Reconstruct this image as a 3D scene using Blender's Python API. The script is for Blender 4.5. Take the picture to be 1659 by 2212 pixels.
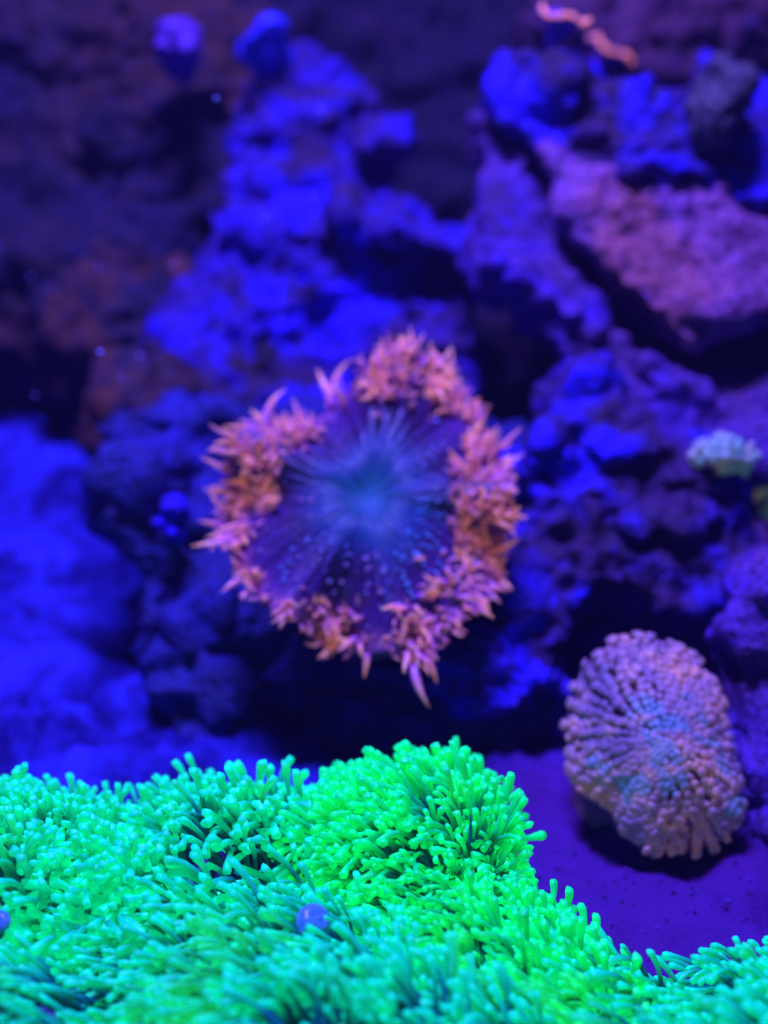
import bpy, bmesh, math, random
import numpy as np
from mathutils import Vector, Matrix, noise
from mathutils.bvhtree import BVHTree

# ------------------------------------------------------------------ set-up
# one unit = 10 cm: a corner of a reef aquarium under blue lamps
for o in list(bpy.data.objects):
    bpy.data.objects.remove(o, do_unlink=True)
S = bpy.context.scene
COL = S.collection
S.unit_settings.scale_length = 0.1
random.seed(7)
RNG = np.random.default_rng(11)

# ------------------------------------------------------------------ camera
CAM_H, PITCH, VFOV = 2.5, math.radians(20), math.radians(40)
cd = bpy.data.cameras.new('camera')
cam = bpy.data.objects.new('camera', cd)
COL.objects.link(cam)
cam.location = (0, 0, CAM_H)
cam.rotation_euler = (math.pi / 2 - PITCH, 0, 0)
cd.sensor_fit = 'VERTICAL'
cd.angle = VFOV
cd.clip_start, cd.clip_end = 0.05, 100
cd.dof.use_dof = True
cd.dof.focus_distance = 3.65
cd.dof.aperture_fstop = 0.36
cd.dof.aperture_blades = 0
S.camera = cam
CR = Vector((1, 0, 0))
CF = Vector((0, math.cos(PITCH), -math.sin(PITCH)))
CU = Vector((0, math.sin(PITCH), math.cos(PITCH)))
C0 = Vector((0, 0, CAM_H))
FPX = 1106 / math.tan(VFOV / 2)


def at(px, py, d):
    """a point of the reef read off the photograph (1659 x 2212) at distance d"""
    return C0 + CF * d + CR * ((px - 829.5) / FPX * d) - CU * ((py - 1106) / FPX * d)


# ------------------------------------------------------------------ light
w = bpy.data.worlds.new('World')
S.world = w
w.use_nodes = True
w.node_tree.nodes['Background'].inputs[0].default_value = (0.11, 0.05, 1.0, 1)
w.node_tree.nodes['Background'].inputs[1].default_value = 0.06


def lamp(name, loc, target, sx, sy, power, color, spread=150):
    ld = bpy.data.lights.new(name, 'AREA')
    ld.shape = 'RECTANGLE'
    ld.size, ld.size_y = sx, sy
    ld.energy, ld.color = power, color
    ld.spread = math.radians(spread)
    o = bpy.data.objects.new(name, ld)
    COL.objects.link(o)
    o.location = loc
    o.rotation_euler = (Vector(target) - Vector(loc)).to_track_quat('-Z', 'Y').to_euler()
    return o


LAMP = (0.19, 0.16, 1.0)
lamp('aquarium_lamp', (-0.8, 3.6, 8.5), (0.0, 5.2, 0.5), 2.6, 1.0, 1700, LAMP)

S.cycles.max_bounces = 4
S.cycles.diffuse_bounces = 2
S.cycles.glossy_bounces = 1
S.cycles.transmission_bounces = 0
S.cycles.caustics_reflective = False
S.cycles.use_adaptive_sampling = True
S.cycles.adaptive_threshold = 0.04
S.cycles.adaptive_min_samples = 16
S.cycles.use_denoising = True
S.cycles.time_limit = 600
S.view_settings.view_transform = 'Standard'
S.view_settings.look = 'None'
S.view_settings.exposure = 0
S.view_settings.gamma = 1
S.view_settings.use_curve_mapping = False


# ------------------------------------------------------------------ helpers
def link(name, me, mat=None, parent=None):
    o = bpy.data.objects.new(name, me)
    COL.objects.link(o)
    if parent:
        o.parent = parent
    if mat and me and not me.materials:
        me.materials.append(mat)
    return o


def thing(name, label, cat, loc=(0, 0, 0), group=None):
    o = bpy.data.objects.new(name, None)
    COL.objects.link(o)
    o.empty_display_size = 0.1
    o.location = loc
    tag(o, label, cat, group)
    return o


def tag(o, label=None, cat=None, group=None, kind=None):
    if label: o['label'] = label
    if cat: o['category'] = cat
    if group: o['group'] = group
    if kind: o['kind'] = kind
    return o


def mesh(name, verts, faces, smooth=True):
    me = bpy.data.meshes.new(name)
    me.from_pydata([tuple(v) for v in verts], [], faces)
    if smooth:
        me.polygons.foreach_set('use_smooth', [True] * len(me.polygons))
    me.update()
    return me


class NT:
    """tiny node-tree writer"""
    def __init__(self, name, rough=0.7, spec=0.3):
        self.m = bpy.data.materials.new(name)
        self.m.use_nodes = True
        self.t = self.m.node_tree
        self.b = self.t.nodes['Principled BSDF']
        self.b.inputs['Roughness'].default_value = rough
        self.b.inputs['Specular IOR Level'].default_value = spec

    def n(self, kind, **kw):
        nd = self.t.nodes.new(kind)
        for k, v in kw.items():
            setattr(nd, k, v)
        return nd

    def l(self, a, b):
        self.t.links.new(a, b)

    def coord(self, which='Object'):
        return self.n('ShaderNodeTexCoord').outputs[which]

    def pos(self):
        return self.n('ShaderNodeNewGeometry').outputs['Position']

    def noise(self, vec, scale, detail=4, rough=0.6, dist=0.0):
        nd = self.n('ShaderNodeTexNoise')
        nd.inputs['Scale'].default_value = scale
        nd.inputs['Detail'].default_value = detail
        nd.inputs['Roughness'].default_value = rough
        nd.inputs['Distortion'].default_value = dist
        self.l(vec, nd.inputs['Vector'])
        return nd.outputs['Fac']

    def voro(self, vec, scale, feature='F1'):
        nd = self.n('ShaderNodeTexVoronoi', feature=feature)
        nd.inputs['Scale'].default_value = scale
        self.l(vec, nd.inputs['Vector'])
        return nd.outputs['Distance']

    def ramp(self, fac, stops):
        nd = self.n('ShaderNodeValToRGB')
        e = nd.color_ramp.elements
        while len(e) < len(stops):
            e.new(0.5)
        for el, (p, c) in zip(e, stops):
            el.position = p
            el.color = (c[0], c[1], c[2], 1) if isinstance(c, (tuple, list)) else (c, c, c, 1)
        self.l(fac, nd.inputs[0])
        return nd.outputs[0]

    def mix(self, fac, a, b, mode='MIX'):
        nd = self.n('ShaderNodeMix', data_type='RGBA', blend_type=mode)
        for s, v in ((nd.inputs[0], fac), (nd.inputs[6], a), (nd.inputs[7], b)):
            if isinstance(v, (int, float)):
                s.default_value = v
            elif isinstance(v, (tuple, list)):
                s.default_value = (v[0], v[1], v[2], 1)
            else:
                self.l(v, s)
        return nd.outputs[2]

    def math(self, op, a, b=0.0):
        nd = self.n('ShaderNodeMath', operation=op)
        for s, v in ((nd.inputs[0], a), (nd.inputs[1], b)):
            if isinstance(v, (int, float)):
                s.default_value = v
            else:
                self.l(v, s)
        return nd.outputs[0]

    def color(self, c):
        if isinstance(c, (tuple, list)):
            self.b.inputs['Base Color'].default_value = (c[0], c[1], c[2], 1)
        else:
            self.l(c, self.b.inputs['Base Color'])

    def glow(self, c, strength):
        if isinstance(c, (tuple, list)):
            self.b.inputs['Emission Color'].default_value = (c[0], c[1], c[2], 1)
        else:
            self.l(c, self.b.inputs['Emission Color'])
        self.m.cycles.emission_sampling = 'NONE'
        if isinstance(strength, (int, float)):
            self.b.inputs['Emission Strength'].default_value = strength
        else:
            self.l(strength, self.b.inputs['Emission Strength'])

    def bump(self, h, strength, dist):
        nd = self.n('ShaderNodeBump')
        nd.inputs['Strength'].default_value = strength
        nd.inputs['Distance'].default_value = dist
        self.l(h, nd.inputs['Height'])
        self.l(nd.outputs[0], self.b.inputs['Normal'])


# ------------------------------------------------------------------ materials
def rock_material(name, c_dark, c_main, c_patch, c_spot, scale=3.0, patch=0.52, off=0.0, lo=0.36, hi=0.58):
    k = NT(name, 0.75, 0.25)
    mp = k.n('ShaderNodeMapping')
    mp.inputs['Location'].default_value = (off, off * 1.7, -off)
    k.l(k.pos(), mp.inputs['Vector'])
    p = mp.outputs[0]
    n1 = k.noise(p, scale, 5, 0.62, 0.4)
    n2 = k.noise(p, scale * 0.55, 4, 0.55, 0.8)
    n3 = k.noise(p, scale * 5, 4, 0.7)
    base = k.mix(k.ramp(n1, [(lo, 0.0), (hi, 1.0)]), c_dark, c_main)
    base = k.mix(k.ramp(n2, [(patch, 0.0), (patch + 0.09, 1.0)]), base, c_patch)
    base = k.mix(k.ramp(n3, [(0.60, 0.0), (0.70, 0.8)]), base, c_spot)
    n4 = k.noise(p, scale * 0.42, 3, 0.55, 1.2)
    base = k.mix(k.ramp(n4, [(0.44, 0.55), (0.54, 0.0)]), base, k.mix(0.6, c_dark, c_patch))
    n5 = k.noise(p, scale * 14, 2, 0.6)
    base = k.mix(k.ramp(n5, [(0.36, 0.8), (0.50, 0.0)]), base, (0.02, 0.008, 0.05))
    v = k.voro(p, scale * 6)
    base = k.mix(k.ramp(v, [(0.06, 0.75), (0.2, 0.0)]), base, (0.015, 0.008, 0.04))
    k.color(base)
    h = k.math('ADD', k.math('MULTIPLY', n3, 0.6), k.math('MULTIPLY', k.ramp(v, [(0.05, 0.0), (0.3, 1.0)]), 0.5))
    h = k.math('ADD', h, k.math('MULTIPLY', n5, 0.25))
    k.bump(h, 0.9, 0.06)
    return k.m


M = {}
BLUE = (0.028, 0.004, 0.68)  # the lamp's deep blue is put into the rock colour
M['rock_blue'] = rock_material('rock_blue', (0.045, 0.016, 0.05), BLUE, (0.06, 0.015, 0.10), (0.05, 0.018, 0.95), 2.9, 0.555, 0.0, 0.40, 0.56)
M['rock_dark'] = rock_material('rock_dark', (0.010, 0.006, 0.008), (0.014, 0.007, 0.035), (0.12, 0.035, 0.015), (0.012, 0.005, 0.22), 2.2, 0.56, 3.1)  # low albedo puts the upper-left shade into the rock colour
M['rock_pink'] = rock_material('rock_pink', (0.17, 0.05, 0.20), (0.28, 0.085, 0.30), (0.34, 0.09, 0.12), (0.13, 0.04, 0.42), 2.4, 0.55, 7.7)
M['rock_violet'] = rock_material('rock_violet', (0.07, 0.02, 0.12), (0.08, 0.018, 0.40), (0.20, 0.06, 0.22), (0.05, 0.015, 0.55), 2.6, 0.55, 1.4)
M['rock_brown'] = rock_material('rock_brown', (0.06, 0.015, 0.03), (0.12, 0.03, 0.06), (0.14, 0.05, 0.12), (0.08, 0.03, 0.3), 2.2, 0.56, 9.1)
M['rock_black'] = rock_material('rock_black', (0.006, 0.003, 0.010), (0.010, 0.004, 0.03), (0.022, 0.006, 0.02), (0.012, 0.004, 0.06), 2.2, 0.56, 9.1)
M['rock_navy'] = rock_material('rock_navy', (0.014, 0.012, 0.09), (0.02, 0.016, 0.26), (0.025, 0.035, 0.20), (0.03, 0.03, 0.45), 2.6, 0.58, 5.2)  # navy carries the shadow below the orange anemone
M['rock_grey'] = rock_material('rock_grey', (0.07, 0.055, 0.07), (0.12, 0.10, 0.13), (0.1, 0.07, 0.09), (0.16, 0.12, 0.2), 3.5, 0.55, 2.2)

k = NT('sand', 0.9, 0.1)  # the sand colours also carry the lamp's blue
p = k.pos()
n1 = k.noise(p, 3.2, 5, 0.65, 0.8)
n2 = k.noise(p, 38, 3, 0.8)
n3 = k.noise(p, 2.0, 4, 0.6)
base = k.mix(k.ramp(n1, [(0.42, 0.0), (0.62, 1.0)]), (0.006, 0.002, 0.10), (0.040, 0.036, 0.50))  # pale mottles: caustic light painted into the sand colour
base = k.mix(k.ramp(n2, [(0.5, 0.0), (0.72, 0.6)]), base, (0.03, 0.02, 0.26))
# dark purple patch: shade on the right-hand sand, put into its colour
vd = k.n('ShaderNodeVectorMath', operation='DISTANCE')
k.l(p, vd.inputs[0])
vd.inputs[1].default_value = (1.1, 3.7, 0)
shade_mask = k.math('ADD', vd.outputs['Value'], k.math('MULTIPLY', n3, 0.9))
base = k.mix(k.ramp(k.math('MULTIPLY', shade_mask, 0.4), [(0.46, 0.9), (0.68, 0.0)]), base, (0.085, 0.012, 0.17))
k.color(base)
k.bump(n2, 0.5, 0.03)
M['sand'] = k.m

k = NT('back_panel', 0.9, 0.1)
n1 = k.noise(k.pos(), 0.9, 5, 0.6, 0.6)
k.color(k.ramp(n1, [(0.35, (0.004, 0.003, 0.015)), (0.6, (0.03, 0.01, 0.10)), (0.75, (0.04, 0.012, 0.03))]))
M['panel'] = k.m


def polyp_material(name, head, stalk, glow_head, glow_stalk, warm):
    k = NT(name, 0.45, 0.2)
    a = k.n('ShaderNodeAttribute', attribute_name='along')
    t = a.outputs['Fac']
    n1 = k.noise(k.pos(), 3.2, 3, 0.55)
    n2 = k.noise(k.pos(), 22, 2, 0.5)
    r = k.ramp(t, [(0.45, 0.0), (0.97, 1.0)])
    c = k.mix(r, stalk, head)  # stalks are duller by nature, darkened further to imitate occlusion between polyps
    c = k.mix(k.ramp(n1, [(0.56, 0.0), (0.72, 0.8)]), c, warm, 'MIX')
    k.color(c)
    g = k.mix(r, glow_stalk, glow_head)
    k.glow(k.mix(k.ramp(n1, [(0.56, 0.0), (0.72, 0.3)]), g, (0.02, 0.34, 0.02)),
           k.math('MULTIPLY', k.ramp(n2, [(0.3, 0.45), (0.7, 1.25)]), 1.0))
    k.b.inputs['Subsurface Weight'].default_value = 0.0
    return k.m


M['polyp_green'] = polyp_material('polyp_green', (0.0, 0.95, 0.17), (0.0, 0.17, 0.11), (0.0, 0.50, 0.09), (0.0, 0.012, 0.012), (0.0, 0.9, 0.10))
M['polyp_teal'] = polyp_material('polyp_teal', (0.0, 0.90, 0.30), (0.0, 0.16, 0.15), (0.0, 0.42, 0.19), (0.0, 0.012, 0.014), (0.0, 0.88, 0.14))  # on the left bank the teal stands in for blur and distance
k = NT('polyp_mat', 0.7, 0.3)
n1 = k.noise(k.pos(), 9, 4, 0.6)
k.color(k.ramp(n1, [(0.35, (0.02, 0.05, 0.14)), (0.65, (0.10, 0.03, 0.30))]))
k.bump(n1, 1.0, 0.08)
M['mat'] = k.m
k = NT('polyp_bud', 0.3, 0.5)
k.color((0.04, 0.45, 0.6))
k.glow((0.0, 0.12, 0.35), 0.5)
M['bud'] = k.m


# ------------------------------------------------------------------ builders
def nvec(p):
    return Vector((noise.noise(p + Vector((3.1, 7.7, 1.3))), noise.noise(p + Vector((-5.2, 2.4, 9.6))), noise.noise(p + Vector((8.8, -4.1, -6.5)))))


def blob_mesh(blobs, voxel, seed=0, slab=None, soft=0, amp=0.09, freq=2.2, pit=0.05, pfreq=6.0, warp=0.0):
    """ellipsoid lumps fused into one skin, then worn by noise"""
    bm = bmesh.new()
    for bl in blobs:
        px, py, d, rx, ry, rz = bl[:6]
        roll = math.radians(bl[6]) if len(bl) > 6 else 0.0
        c = at(px, py, d)
        s = d / FPX
        axx = CR * math.cos(roll) + CU * math.sin(roll)
        axy = -CR * math.sin(roll) + CU * math.cos(roll)
        mat = Matrix((axx * rx * s, axy * ry * s, CF * rz)).transposed().to_4x4()
        mat.translation = c
        bmesh.ops.create_icosphere(bm, subdivisions=3, radius=1.0, matrix=mat)
    if slab:
        pts, d0, y0, tilt, thick = slab
        fr_, bk_ = [], []
        for px, py in pts:
            d = d0 + tilt * (y0 - py) / 1000.0
            fr_.append(bm.verts.new(at(px, py, d)))
            bk_.append(bm.verts.new(at(px, py, d) + CF * thick))
        bm.faces.new(fr_)
        bm.faces.new(list(reversed(bk_)))
        for i in range(len(pts)):
            j = (i + 1) % len(pts)
            bm.faces.new((fr_[j], fr_[i], bk_[i], bk_[j]))
        bmesh.ops.recalc_face_normals(bm, faces=bm.faces[:])
    me = bpy.data.meshes.new('tmp')
    bm.to_mesh(me)
    bm.free()
    o = bpy.data.objects.new('tmp', me)
    COL.objects.link(o)
    md = o.modifiers.new('r', 'REMESH')
    md.mode = 'VOXEL'
    md.voxel_size = voxel * .78
    if soft:
        sm = o.modifiers.new('s', 'SMOOTH')
        sm.factor, sm.iterations = .5, soft
    dg = bpy.context.evaluated_depsgraph_get()
    out = bpy.data.meshes.new_from_object(o.evaluated_get(dg))
    bpy.data.objects.remove(o, do_unlink=True)
    bpy.data.meshes.remove(me)
    sh = Vector((seed * 3.7, seed * 1.9, -seed * 2.3))
    nv = len(out.vertices)
    nrm = [v.normal.copy() for v in out.vertices]
    for i in range(nv):
        v = out.vertices[i]
        p = v.co + sh
        if warp:
            wv = nvec(p * 1.3) * warp + nvec(p * 3.1) * warp * .5 + nvec(p * 7.3) * warp * .22
            v.co = v.co + wv
            p = p + wv * 1.5
        h = noise.fractal(p * freq, 0.65, 2.1, 6) * amp
        h += (abs(noise.noise(p * freq * 0.6 + Vector((9, 3, 1)))) - 0.25) * amp * 1.6
        dd = noise.voronoi(p * pfreq)[0]
        rg = noise.ridged_multi_fractal(p * freq * 1.5, 0.9, 2.2, 4, 1.0, 2.0)
        if warp:
            h -= (rg - 1.0) * amp * .42
            q = p.z * 5.0 + noise.noise(p * 1.7) * 2.2
            h += (abs((q % 1.0) - .5) - .25) * amp * .55
        if warp:
            h += noise.noise(p * 13.0) * amp * .16 + abs(noise.noise(p * 8.0)) * amp * .3
        h -= pit * max(0.0, 1.0 - dd[0] * 2.6) ** 1.0
        h += pit * 0.7 * min(0.6, dd[1] - dd[0])
        v.co = v.co + nrm[i] * h
    out.polygons.foreach_set('use_smooth', [True] * len(out.polygons))
    out.update()
    return out


ROCKS = []


def seat(px, py, default):
    """distance of the first rock surface seen there"""
    r = (at(px, py, 1.0) - C0)
    best = None
    for t_ in ROCKS:
        hit = t_.ray_cast(C0, r.normalized(), 20)
        if hit[0] is not None:
            dd = (hit[0] - C0).dot(CF)
            best = dd if best is None else min(best, dd)
    return default if best is None else best


def rock(name, label, blobs, mat, voxel=0.03, seed=0, cat='rock', **kw):
    kw.setdefault('warp', .20)
    me = blob_mesh(blobs, voxel, seed, **kw)
    me.name = name
    o = link(name, me, M[mat])
    tag(o, label, cat)
    ROCKS.append(BVHTree.FromPolygons([v.co for v in me.vertices], [tuple(p.vertices) for p in me.polygons]))
    return o


def grid_sheet(name, x0, x1, y0, y1, nx, ny, zf):
    vs = [(x0 + (x1 - x0) * i / nx, y0 + (y1 - y0) * j / ny, 0) for j in range(ny + 1) for i in range(nx + 1)]
    vs = [(x, y, zf(x, y)) for x, y, _ in vs]
    fs = [(j * (nx + 1) + i, j * (nx + 1) + i + 1, (j + 1) * (nx + 1) + i + 1, (j + 1) * (nx + 1) + i)
          for j in range(ny) for i in range(nx)]
    return mesh(name, vs, fs)


# ------------------------------------------------------------------ setting
def sand_z(x, y):
    p = Vector((x, y, 0))
    a, b = min(1, max(0, (y - 4.4) / 2.8)), min(1, max(0, (-x - .45) / .8))
    dune = .46 * a * a * (3 - 2 * a) * b * b * (3 - 2 * b)
    return dune + 0.12 * noise.noise(p * 0.9) + 0.08 * noise.fractal(p * 3.4, .7, 2.0, 6) + 0.03 * noise.noise(p * 9)


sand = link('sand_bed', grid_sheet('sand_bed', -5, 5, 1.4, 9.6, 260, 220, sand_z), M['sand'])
tag(sand, 'blue-lit fine sand on the aquarium floor', kind='structure')
pan = link('back_panel', grid_sheet('back_panel', -5, 5, -0.5, 6.0, 8, 6, lambda x, y: 0.0), M['panel'])
pan.rotation_euler = (math.pi / 2, 0, 0)
pan.location = (0, 9.5, 0)
tag(pan, 'dark back panel of the aquarium', kind='structure')

# ------------------------------------------------------------------ rocks
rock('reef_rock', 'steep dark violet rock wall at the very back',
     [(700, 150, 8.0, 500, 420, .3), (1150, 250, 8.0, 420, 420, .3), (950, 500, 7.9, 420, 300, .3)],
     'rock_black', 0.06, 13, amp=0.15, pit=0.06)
rock('reef_rock', 'blue-lit pitted reef wall rising behind and above the orange anemone',
     [(930, 535, 6.25, 190, 42, .2, -18), (560, 280, 6.66, 60, 50, .10), (690, 230, 6.72, 70, 90, .10, 20), (830, 330, 6.55, 65, 42, .15), (540, 520, 6.4, 80, 45, .12),
      (640, 420, 6.52, 110, 50, .10, -30), (760, 520, 6.42, 130, 50, .10, -25), (620, 690, 6.22, 140, 60, .10, 20), (900, 730, 6.18, 130, 70, .10), (740, 850, 6.05, 180, 60, .10)],
     'rock_blue', 0.026, 1, amp=0.10, pit=0.09, warp=.09, soft=4,
     slab=([(420, 560), (390, 700), (440, 900), (620, 1000), (1000, 1000), (1030, 800), (1015, 640), (1060, 560), (900, 470), (810, 340), (750, 190), (650, 120), (550, 190), (490, 330)], 6.2, 700, 1.1, .5))
rock('reef_rock', 'dark brownish reef wall in the upper left corner',
     [(330, 520, 7.0, 230, 70, .25, 22), (120, 560, 7.0, 160, 60, .25), (300, 290, 7.3, 190, 60, .25, 30), (120, 120, 7.5, 200, 80, .25)],
     'rock_dark', 0.038, 2, amp=0.12, pit=0.09, warp=.10, soft=4,
     slab=([(-250, -200), (620, -200), (560, 150), (510, 350), (450, 560), (420, 720), (200, 760), (-250, 790)], 7.15, 500, .8, .4))
rock('reef_rock', 'low dark reef rock between the blue sand and the tall blue wall',
     [(330, 720, 6.9, 250, 140, .35), (430, 850, 6.4, 190, 140, .3), (130, 760, 7.3, 200, 80, .35), (330, 930, 6.1, 130, 130, .3)],
     'rock_dark', 0.036, 3, amp=0.11, pit=0.07, warp=.12)
rock('reef_rock', 'broad slanted pink and violet reef slab in the upper right',
     [(1540, 670, 5.5, 120, 45, .12, -10)],
     'rock_pink', 0.026, 4, amp=0.05, pit=0.07, warp=.05, soft=6,
     slab=([(1170, 300), (1230, 480), (1320, 600), (1430, 695), (1500, 735), (1600, 700), (1760, 670), (1760, 390), (1560, 400), (1440, 390), (1250, 340)], 5.55, 550, .55, .4))
rock('reef_rock', 'bright blue craggy rock capping the pink slab in the upper right',
     [(1200, 200, 5.9, 80, 60, .2), (1320, 300, 5.75, 130, 50, .12, -15), (1470, 370, 5.65, 170, 40, .12), (1540, 150, 5.9, 45, 45, .2)],
     'rock_blue', 0.026, 14, amp=0.08, pit=0.09, warp=.07, soft=4,
     slab=([(1050, 190), (1090, 115), (1240, 115), (1330, 150), (1420, 190), (1500, 165), (1580, 110), (1760, 150), (1760, 440), (1560, 425), (1440, 420), (1310, 400), (1250, 375), (1190, 340), (1120, 270)], 5.6, 400, 1.2, .35))
rock('reef_rock', 'dark red-brown rock behind the blue cap in the top right corner',
     [(1450, 90, 7.2, 330, 130, .4), (1300, 30, 7.2, 150, 100, .4)],
     'rock_brown', 0.05, 15, amp=0.12, pit=0.05)
rock('reef_rock', 'long violet reef slab running diagonally below the pink slab, across a dark crevice',
     [(1100, 590, 5.7, 80, 40, .12), (1250, 690, 5.63, 150, 30, .1, -45), (1480, 850, 5.5, 160, 40, .1, -35)],
     'rock_violet', 0.026, 5, amp=0.06, pit=0.06, warp=.05, soft=6,
     slab=([(1035, 260), (1085, 230), (1150, 400), (1230, 570), (1340, 690), (1470, 790), (1640, 800), (1760, 800), (1760, 1010), (1500, 1010), (1400, 960), (1340, 870), (1260, 790), (1210, 700), (1140, 630), (1040, 610), (1030, 430)], 5.52, 820, .85, .35))
rock('reef_rock', 'knobbly blue reef rock between the two anemones',
     [(1290, 880, 5.30, 70, 50, .10), (1135, 985, 5.15, 50, 40, .12), (1380, 970, 5.17, 110, 45, .10), (1520, 1050, 5.12, 100, 40, .10), (1260, 1080, 5.1, 100, 45, .1),
      (1450, 1130, 5.07, 120, 45, .1), (1120, 1480, 4.92, 130, 50, .1)],
     'rock_blue', 0.024, 6, amp=0.09, pit=0.09, warp=.08, soft=4,
     slab=([(1180, 870), (1240, 805), (1320, 815), (1390, 900), (1480, 960), (1600, 1020), (1640, 1180), (1600, 1330), (1480, 1320), (1400, 1270), (1300, 1300), (1230, 1400), (1170, 1530), (1000, 1600), (900, 1500), (1050, 1380), (1100, 1250), (1130, 1100), (1090, 1010), (1110, 950), (1180, 945)], 5.12, 1050, .6, .35))
rock('reef_rock', 'bright violet-blue reef rock at the right edge beside the tan anemone',
     [(1640, 1290, 4.72, 80, 120, .22), (1605, 1440, 4.68, 95, 170, .22), (1615, 1600, 4.65, 95, 240, .22), (1660, 1800, 4.6, 90, 160, .25)],
     'rock_violet', 0.026, 7, amp=0.06, pit=0.05, warp=.08)
rock('reef_rock', 'navy reef rock under the orange anemone, its shade put into the colour',
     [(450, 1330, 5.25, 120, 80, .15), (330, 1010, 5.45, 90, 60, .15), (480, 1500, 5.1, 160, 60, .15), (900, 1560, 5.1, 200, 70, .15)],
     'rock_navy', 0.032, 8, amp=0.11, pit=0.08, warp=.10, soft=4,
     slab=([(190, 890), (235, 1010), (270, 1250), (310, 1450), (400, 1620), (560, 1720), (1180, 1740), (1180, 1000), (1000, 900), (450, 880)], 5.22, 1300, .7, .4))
rock('reef_rock', 'recess rock blackened for the shade in the crevice and caves around the blue rock',
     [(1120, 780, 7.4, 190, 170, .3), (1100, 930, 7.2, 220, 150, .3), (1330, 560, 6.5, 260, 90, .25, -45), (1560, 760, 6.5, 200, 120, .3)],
     'rock_black', 0.05, 12, amp=0.10, pit=0.05)  # near-black albedo stands in for the shade inside the caves
rock('reef_rock', 'dim violet recess wall behind the tan anemone',
     [(1350, 1400, 5.38, 120, 60, .1)], 'rock_violet', 0.04, 16, amp=0.08, pit=0.05, soft=4,
     slab=([(1100, 1000), (1650, 1000), (1650, 1850), (1100, 1850)], 5.38, 1400, .5, .3))
rock('boulder', 'grey pitted boulder on top of the pink ledge',
     [(1560, 240, 5.55, 60, 95, .22, -10), (1540, 180, 5.6, 35, 45, .18)], 'rock_grey', 0.02, 9, amp=0.05, pit=0.03, warp=.05)
rock('rubble', 'bright blue lump of coral rubble left of the orange anemone',
     [(375, 1105, 5.2, 38, 36, .12), (345, 1138, 5.2, 26, 12, .08), (372, 1155, 5.2, 24, 20, .1)],
     'rock_blue', 0.014, 10, amp=0.03, pit=0.015, warp=.03)

# ------------------------------------------------------------------ star polyps
def polyp_variant(i):
    """a stalk with a flared, bent head; local z is the stalk, length 1"""
    rr = random.Random(100 + i)
    sides = 7
    ts = [0, .2, .42, .62, .78, .88, .95, 1.0]
    rad = [.036, .032, .030, .031, .035, .043, .050, .041]
    bend = rr.uniform(.3, 1.9)
    wob = rr.uniform(-.12, .12)
    vs, al = [], []
    pos = Vector((0, 0, 0))
    ang = 0.0
    prev = 0
    for t, r in zip(ts, rad):
        ang = bend * (t ** 2.2)
        dirv = Vector((math.sin(ang), wob * math.sin(t * 5), math.cos(ang)))
        pos = pos + dirv * (t - prev)
        prev = t
        sx = Vector((math.cos(ang), 0, -math.sin(ang)))
        sy = Vector((0, 1, 0))
        for q in range(sides):
            a = q / sides * math.tau
            rq = r * (1 + (0.16 * (1 if q % 2 else -1) if t > .85 else 0) + rr.uniform(-.06, .06))
            vs.append(pos + sx * math.cos(a) * rq + sy * math.sin(a) * rq)
            al.append(t)
    fs = []
    for j in range(len(ts) - 1):
        for q in range(sides):
            a, b = j * sides + q, j * sides + (q + 1) % sides
            fs.append((a, b, b + sides, a + sides))
    vs.append(pos + Vector((math.sin(ang), 0, math.cos(ang))) * -.03)
    al.append(1.0)
    top = (len(ts) - 1) * sides
    for q in range(sides):
        fs.append((top + q, top + (q + 1) % sides, len(vs) - 1))
    return vs, fs, al


def put_along(me, al):
    a = me.attributes.new('along', 'FLOAT', 'POINT')
    a.data.foreach_set('value', list(al))


VAR = [polyp_variant(i) for i in range(10)]


bm = bmesh.new()
bmesh.ops.create_icosphere(bm, subdivisions=2, radius=1)
BUD = bpy.data.meshes.new('closed_bud')
for v in bm.verts:
    a_ = math.atan2(v.co.y, v.co.x)
    v.co *= 1 + .10 * math.cos(a_ * 4) * (1 - abs(v.co.z))
bm.to_mesh(BUD)
bm.free()
BUD.polygons.foreach_set('use_smooth', [True] * len(BUD.polygons))
BUD.materials.append(M['bud'])


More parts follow.
